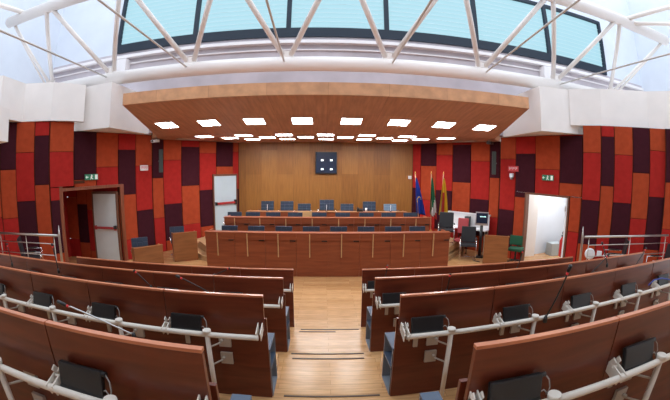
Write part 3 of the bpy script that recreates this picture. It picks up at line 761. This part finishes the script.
# white table with a tall white screen by the right back wall
wt = thing('white_table', 'white table with a raised white screen along the right back wall', 'table', (4.80, 10.88, 0), -.86)
MB().span((-.78, -.02, .84), (.78, .02, 1.27)).build('screen_panel', 'white', wt)
MB().span((-.80, -.05, 1.27), (.80, .06, 1.32)).build('top_shelf', 'white', wt)
MB().span((-.78, -.30, .80), (.78, .02, .84)).build('tabletop', 'white', wt)
for sx in (-1, 1):
    for sy_ in (-.26, -.02): MB().span((sx*.75-.02, sy_-.02, 0), (sx*.75+.02, sy_+.02, .80)).build('leg', 'steel', wt)
rc = thing('red_chair', 'dull red chair back before the white table', 'chair', (4.33, 10.86, .1), -.78)
rc.location = (4.36, 10.46, .0)
MB().box((0, 0, .47), (.40, .40, .05), 0, None, .02).build('seat', 'red_fabric', rc); MB().box((0, .19, .93), (.38, .04, .50), 0, (-.06, 0, 0), .02).build('backrest', 'red_fabric', rc)
for sx in (-1, 1):
    for sy_ in (-1, 1): MB().tube([(sx*.17, sy_*.17, 0), (sx*.17, sy_*.17, .46)], .014, 0, 8).build('leg', 'black', rc)
    MB().tube([(sx*.15, .18, .46), (sx*.15, .2, .72)], .012, 0, 8).build('back_support', 'black', rc)
bx = thing('computer_tower', 'dark grey box on the white table beside the red chair', 'computer', (4.70, 10.72, .842), -.86)
MB().box((0, 0, .19), (.16, .18, .38), 0, None, .008).build('case', 'speaker', bx); MB().box((0, -.095, .30), (.12, .012, .04), 0).build('drive', 'black', bx)
mo = thing('monitor', 'dark monitor on a tall black stand before the white table', 'monitor', (4.86, 9.95, 0), -.45)
s_ = MB(); s_.box((0, 0, 1.25), (.42, .06, .42), 0, None, .012); s_.build('housing', 'silver', mo)
s_ = MB(); s_.box((0, -.034, 1.27), (.36, .012, .32), 0); s_.build('screen', 'screen', mo)
s_ = MB()
for k in range(5): s_.box((-.05+.04*k, -.042, 1.32), (.028, .004, .035))
s_.build('screen_text', 'screen_txt', mo)
MB().tube([(0, .02, .06), (0, .02, 1.08)], .05, 0, 12).build('column', 'black', mo)
MB().box((0, .02, .03), (.26, .24, .05), 0, None, .012).build('base', 'black', mo)
o = MB().tube([(4.55, 9.78, .012), (4.50, 9.55, .012), (4.62, 9.40, .012)], .012, 0, 6).build('floor_cable', 'black'); tag(o, 'black cable lying on the floor beside the right module', 'cable')

# ------------------------------------------------------------------ flags
def flag(label, base, top, kind):
    b, tpt = Vector(base), Vector(top); d_ = tpt-b
    o = thing('flag', label, 'flag', b, 0, 'flags right of the wood wall')
    MB().tube([(0, 0, 0), d_*.985], .016, 0, 8).build('pole', 'pole', o)
    tip = MB(); tip.tube([d_*.985, d_*1.0, d_*1.03], [.022, .018, .003], 0, 8); tip.build('finial', 'gold', o)
    st = MB(); st.tube([(0, 0, .0), (0, 0, .06), (0, 0, .22)], [.16, .14, .03], 0, 14); st.build('stand', 'gold', o)
    # draped cloth: starts narrow at the pole top, widens downwards with folds
    bm = bmesh.new(); rows, cols = 14, 17; grid = []
    top_p = d_*.93
    for i in range(rows):
        tt = i/(rows-1)
        w_ = .03+(.33 if kind != 'green' else .26)*(tt**.8); drop = 1.25*tt
        p0 = top_p-d_.normalized()*drop
        rowv = []
        for j in range(cols):
            s = j/(cols-1)
            x = w_*(s-.28); y = -.05-.045*math.sin(s*PI*4.5+tt*1.2)*(.25+tt)
            z = -.10*s*tt*(1 if kind != 'green' else 2.4)
            rowv.append(bm.verts.new((p0.x+x, p0.y+y, p0.z+z)))
        grid.append(rowv)
    for i in range(rows-1):
        for j in range(cols-1):
            f_ = bm.faces.new((grid[i][j], grid[i+1][j], grid[i+1][j+1], grid[i][j+1])); f_.smooth = True
            s = (j+.5)/(cols-1); tt = (i+.5)/(rows-1)
            if kind == 'blue': f_.material_index = 0
            elif kind == 'green': f_.material_index = 0 if tt+s*.55 < 1.02 else (1 if tt+s*.55 < 1.32 else 2)
            else: f_.material_index = 0 if abs(s-.45) > .16 or tt < .35 else 1
    m_ = MB(); m_.bm.free(); m_.bm = bm
    ext = bmesh.ops.solidify(bm, geom=bm.faces[:], thickness=.006)
    cl = m_.build('cloth', {'blue': ['flag_blue'], 'green': ['flag_green', 'flag_white', 'flag_red'], 'yellow': ['flag_yellow', 'flag_red']}[kind], o)
    if kind == 'blue':
        for k in range(7):
            a = 2*PI*k/12+.4
            c0 = top_p+Vector((.115+.07*math.cos(a), -.125, -.80+.13*math.sin(a))); MB().box(c0, (.026, .01, .026), 0, (0, .78, 0)).build('star', 'flag_yellow', cl)
flag('blue flag with yellow stars, leftmost of the three flags', (3.36, 11.9, .40), (3.13, 11.9, 2.60), 'blue')
flag('green, white and red flag between the blue and yellow flags', (3.70, 11.65, .40), (3.65, 11.65, 2.62), 'green')
flag('yellow and red flag, rightmost of the three flags', (3.88, 11.3, .40), (3.98, 11.3, 2.62), 'yellow')

# ------------------------------------------------------------------ wall fittings
tv = thing('wall_screen', 'dark square screen mounted on the wood back wall', 'screen', (.015, 13.25, 2.93))
MB().box((0, -.06, 0), (.82, .08, .84), 0, None, .015).build('housing', 'black', tv)
MB().box((0, -.105, .01), (.75, .012, .76), 0).build('display', 'screen', tv)
for x, z in ((-.155, .10), (.19, .10), (-.155, -.24), (.19, -.24)):
    s_ = MB(); s_.box((x-.02, -.113, z), (.05, .004, .07)); s_.box((x+.028, -.113, z), (.05, .004, .06)); s_.build('lit_mark', 'screen_lit', tv)
MB().box((0, -.01, 0), (.3, .02, .3)).build('wall_bracket', 'black', tv)
jb = thing('junction_box', 'small white box on the wood wall left of the blue flag', 'switch box', (3.27, 13.25, 2.41)); MB().box((0, -.03, 0), (.12, .06, .12), 0, None, .01).build('cover', 'white', jb); MB().box((0, -.062, 0), (.05, .006, .06)).build('button', 'lamp_frame', jb)
for s, x, y, L in ((-1, -5.18, 9.99+.1, 'tall grey column speaker at the left wall corner'), (1, 5.22, 9.90+.05, 'tall grey column speaker at the right wall corner')):
    o = thing('column_speaker', L, 'loudspeaker', (x, y, 3.0), s*-.45)
    MB().box((0, 0, 0), (.13, .12, .72), 0, None, .012).build('cabinet', 'speaker', o)
    MB().box((0, -.064, 0), (.10, .01, .66), 0).build('grille', 'speaker', o)
    MB().tube([(0, .05, 0), (s*.08, .22, 0)], .02, 0, 8).build('bracket', 'black', o)
for s, x, y, L in ((-1, -5.33, 10.0, 'small pale surveillance camera at the left ceiling corner'), (1, 5.02, 9.88, 'small dark surveillance camera at the right ceiling corner')):
    o = thing('surveillance_camera', L, 'camera', (x, y, 3.62), s*.5)
    MB().box((0, -.02, 0), (.22 if s < 0 else .14, .20, .09), 0, (.1, 0, 0), .012).build('housing', 'lamp_frame' if s < 0 else 'black', o)
    MB().tube([(0, -.12, 0), (0, -.15, -.005)], .03, 0, 10).build('lens', 'black', o); MB().tube([(0, .02, .03), (0, .02, .10)], .015, 0, 8).build('mount', 'steel', o)
def wall_sign(name, label, p, q, z0, z1, face, mark, glyph):
    p, q = Vector(p), Vector(q); c_ = (p+q)/2; d_ = q-p; L = d_.length; H = z1-z0
    o = thing(name, label, 'sign', (c_.x, c_.y, (z0+z1)/2), math.atan2(d_.y, d_.x))
    MB().box((0, -.065, 0), (L, .03, H), 0, None, .004).build('plate', face, o)
    if glyph == 'exit':      # running figure, arrow and door
        MB().box((L*.36, -.082, 0), (L*.20, .004, H*.78)).build('door_mark', mark, o)
        g_ = MB(); g_.box((-L*.02, -.082, 0), (.022, .004, H*.46), 0, (0, .25, 0)); g_.ball((.0, -.082, H*.30), .02, 0, (1, .2, 1))
        g_.box((.02, -.082, -H*.22), (.06, .004, .02), 0, (0, .7, 0)); g_.box((-.02, -.082, -H*.24), (.06, .004, .02), 0, (0, -.8, 0)); g_.box((.0, -.082, H*.08), (.09, .004, .014), 0, (0, -.4, 0)); g_.build('running_figure', mark, o)
        g_ = MB(); g_.box((-L*.33, -.082, 0), (L*.16, .004, .02)); g_.box((-L*.40, -.082, .016), (.05, .004, .02), 0, (0, -.75, 0)); g_.box((-L*.40, -.082, -.016), (.05, .004, .02), 0, (0, .75, 0)); g_.build('arrow', mark, o)
    else:
        g_ = MB()
        for k, x in enumerate([-.36, -.22, -.08, .06, .2, .34]):
            g_.box((x*L, -.082, .02), (L*.045, .004, H*.36))
            g_.box((x*L+L*.04, -.082, (.03 if k % 2 else -.03)*H/.2), (L*.06, .004, .014))
        g_.build('lettering', mark, o)
wall_sign('exit_sign', 'green and white exit sign left above the niche with the grey door', (-6.72, 8.05), (-6.53, 8.44), 2.50, 2.66, 'sign_green', 'sign_white', 'exit')
wall_sign('exit_sign', 'green and white exit sign above the open doorway on the right', (6.285, 8.69), (6.445, 8.33), 2.54, 2.70, 'sign_green', 'sign_white', 'exit')
wall_sign('fire_notice', 'pale sign with red lettering on the left orange and red panel', (-5.85, 9.83), (-5.71, 10.10), 2.71, 2.88, 'sign_pale', 'sign_red', 'bar')
wall_sign('fire_notice', 'red sign with pale lettering above the small lamp on the right', (5.765, 9.88), (5.925, 9.50), 2.76, 2.93, 'sign_red', 'sign_pale', 'bar')
o = thing('alarm_lamp', 'small grey alarm sounder under the red sign on the right', 'alarm', (5.80, 9.72, 2.61), -1.17)
MB().box((0, -.06, .03), (.13, .08, .12), 0, None, .015).build('housing', 'white', o); MB().tube([(0, -.07, -.03), (0, -.07, -.10)], [.055, .04], 0, 12).build('horn', 'steel', o)

# ------------------------------------------------------------------ railings at the side platforms
def railing(label, p, q):
    p, q = Vector(p), Vector(q); L = (q-p).length
    o = thing('railing', label, 'railing', (p.x, p.y, T1), math.atan2((q-p).y, (q-p).x), 'metal railings of the side platforms')
    zt = 1.115
    MB().tube([(0, 0, zt), (L, 0, zt)], .026, 0, 12).build('handrail', 'steel', o)
    for z in (.93, .68): MB().tube([(.12, 0, z), (L, 0, z)], .010, 0, 8).build('cross_bar', 'steel', o)
    for x in (.13, L*.5, L-.1):
        w_ = MB(); w_.tube([(x, 0, 0), (x, 0, zt-.08)], .011, 0, 8); w_.tube([(x, 0, zt-.10), (x, 0, zt)], .008, 0, 8); w_.build('post', 'zinc', o)
    w_ = MB(); w_.tube([(-.03, .02, 0), (-.05, .02, 1.12), (-.06, .02, 1.34)], [.032, .028, .004], 0, 10); w_.build('end_post', 'steel', o)
railing('steel railing with two thin bars at the far left, before the red wall', (-5.68, 5.72), (-7.72, 5.48))
railing('steel railing with two thin bars at the far right, beside the open doorway', (5.50, 5.83), (8.22, 5.28))
fd = thing('pedestal_fan', 'round white fan head low behind the right railing post', 'fan', (6.02, 6.12, T1), -.75)
MB().tube([(0, 0, .0), (0, 0, .02)], .16, 0, 16).build('base', 'white', fd); MB().tube([(0, .03, .02), (0, .03, .64)], .015, 0, 8).build('pole', 'white', fd)
q_ = MB(); q_.tube([(0, -.02, .65), (0, -.05, .65), (0, -.06, .65)], [.13, .13, .10], 0, 20); q_.tube([(0, -.06, .65), (0, -.075, .65)], .04, 0, 12); q_.build('fan_head', 'white', fd)
o = MB().box((7.07, 6.79, .74), (.14, .06, .13), 0, (0, 0, -.66), .01).build('socket_box', 'white'); tag(o, 'small white socket box on the red wall foot right of the fan', 'socket')

# ------------------------------------------------------------------ light and render look
wd = bpy.data.worlds.new('world'); scene.world = wd; wd.use_nodes = True
bg = wd.node_tree.nodes['Background']; bg.inputs['Color'].default_value = (.82, .90, 1, 1); bg.inputs['Strength'].default_value = 1.9
vs = scene.view_settings; vs.view_transform = 'Standard'; vs.look = 'None'; vs.gamma = 1; vs.use_curve_mapping = False; vs.exposure = 0.38
scene.display_settings.display_device = 'sRGB'
scene.cycles.use_denoising = True
scene.cycles.max_bounces = 8
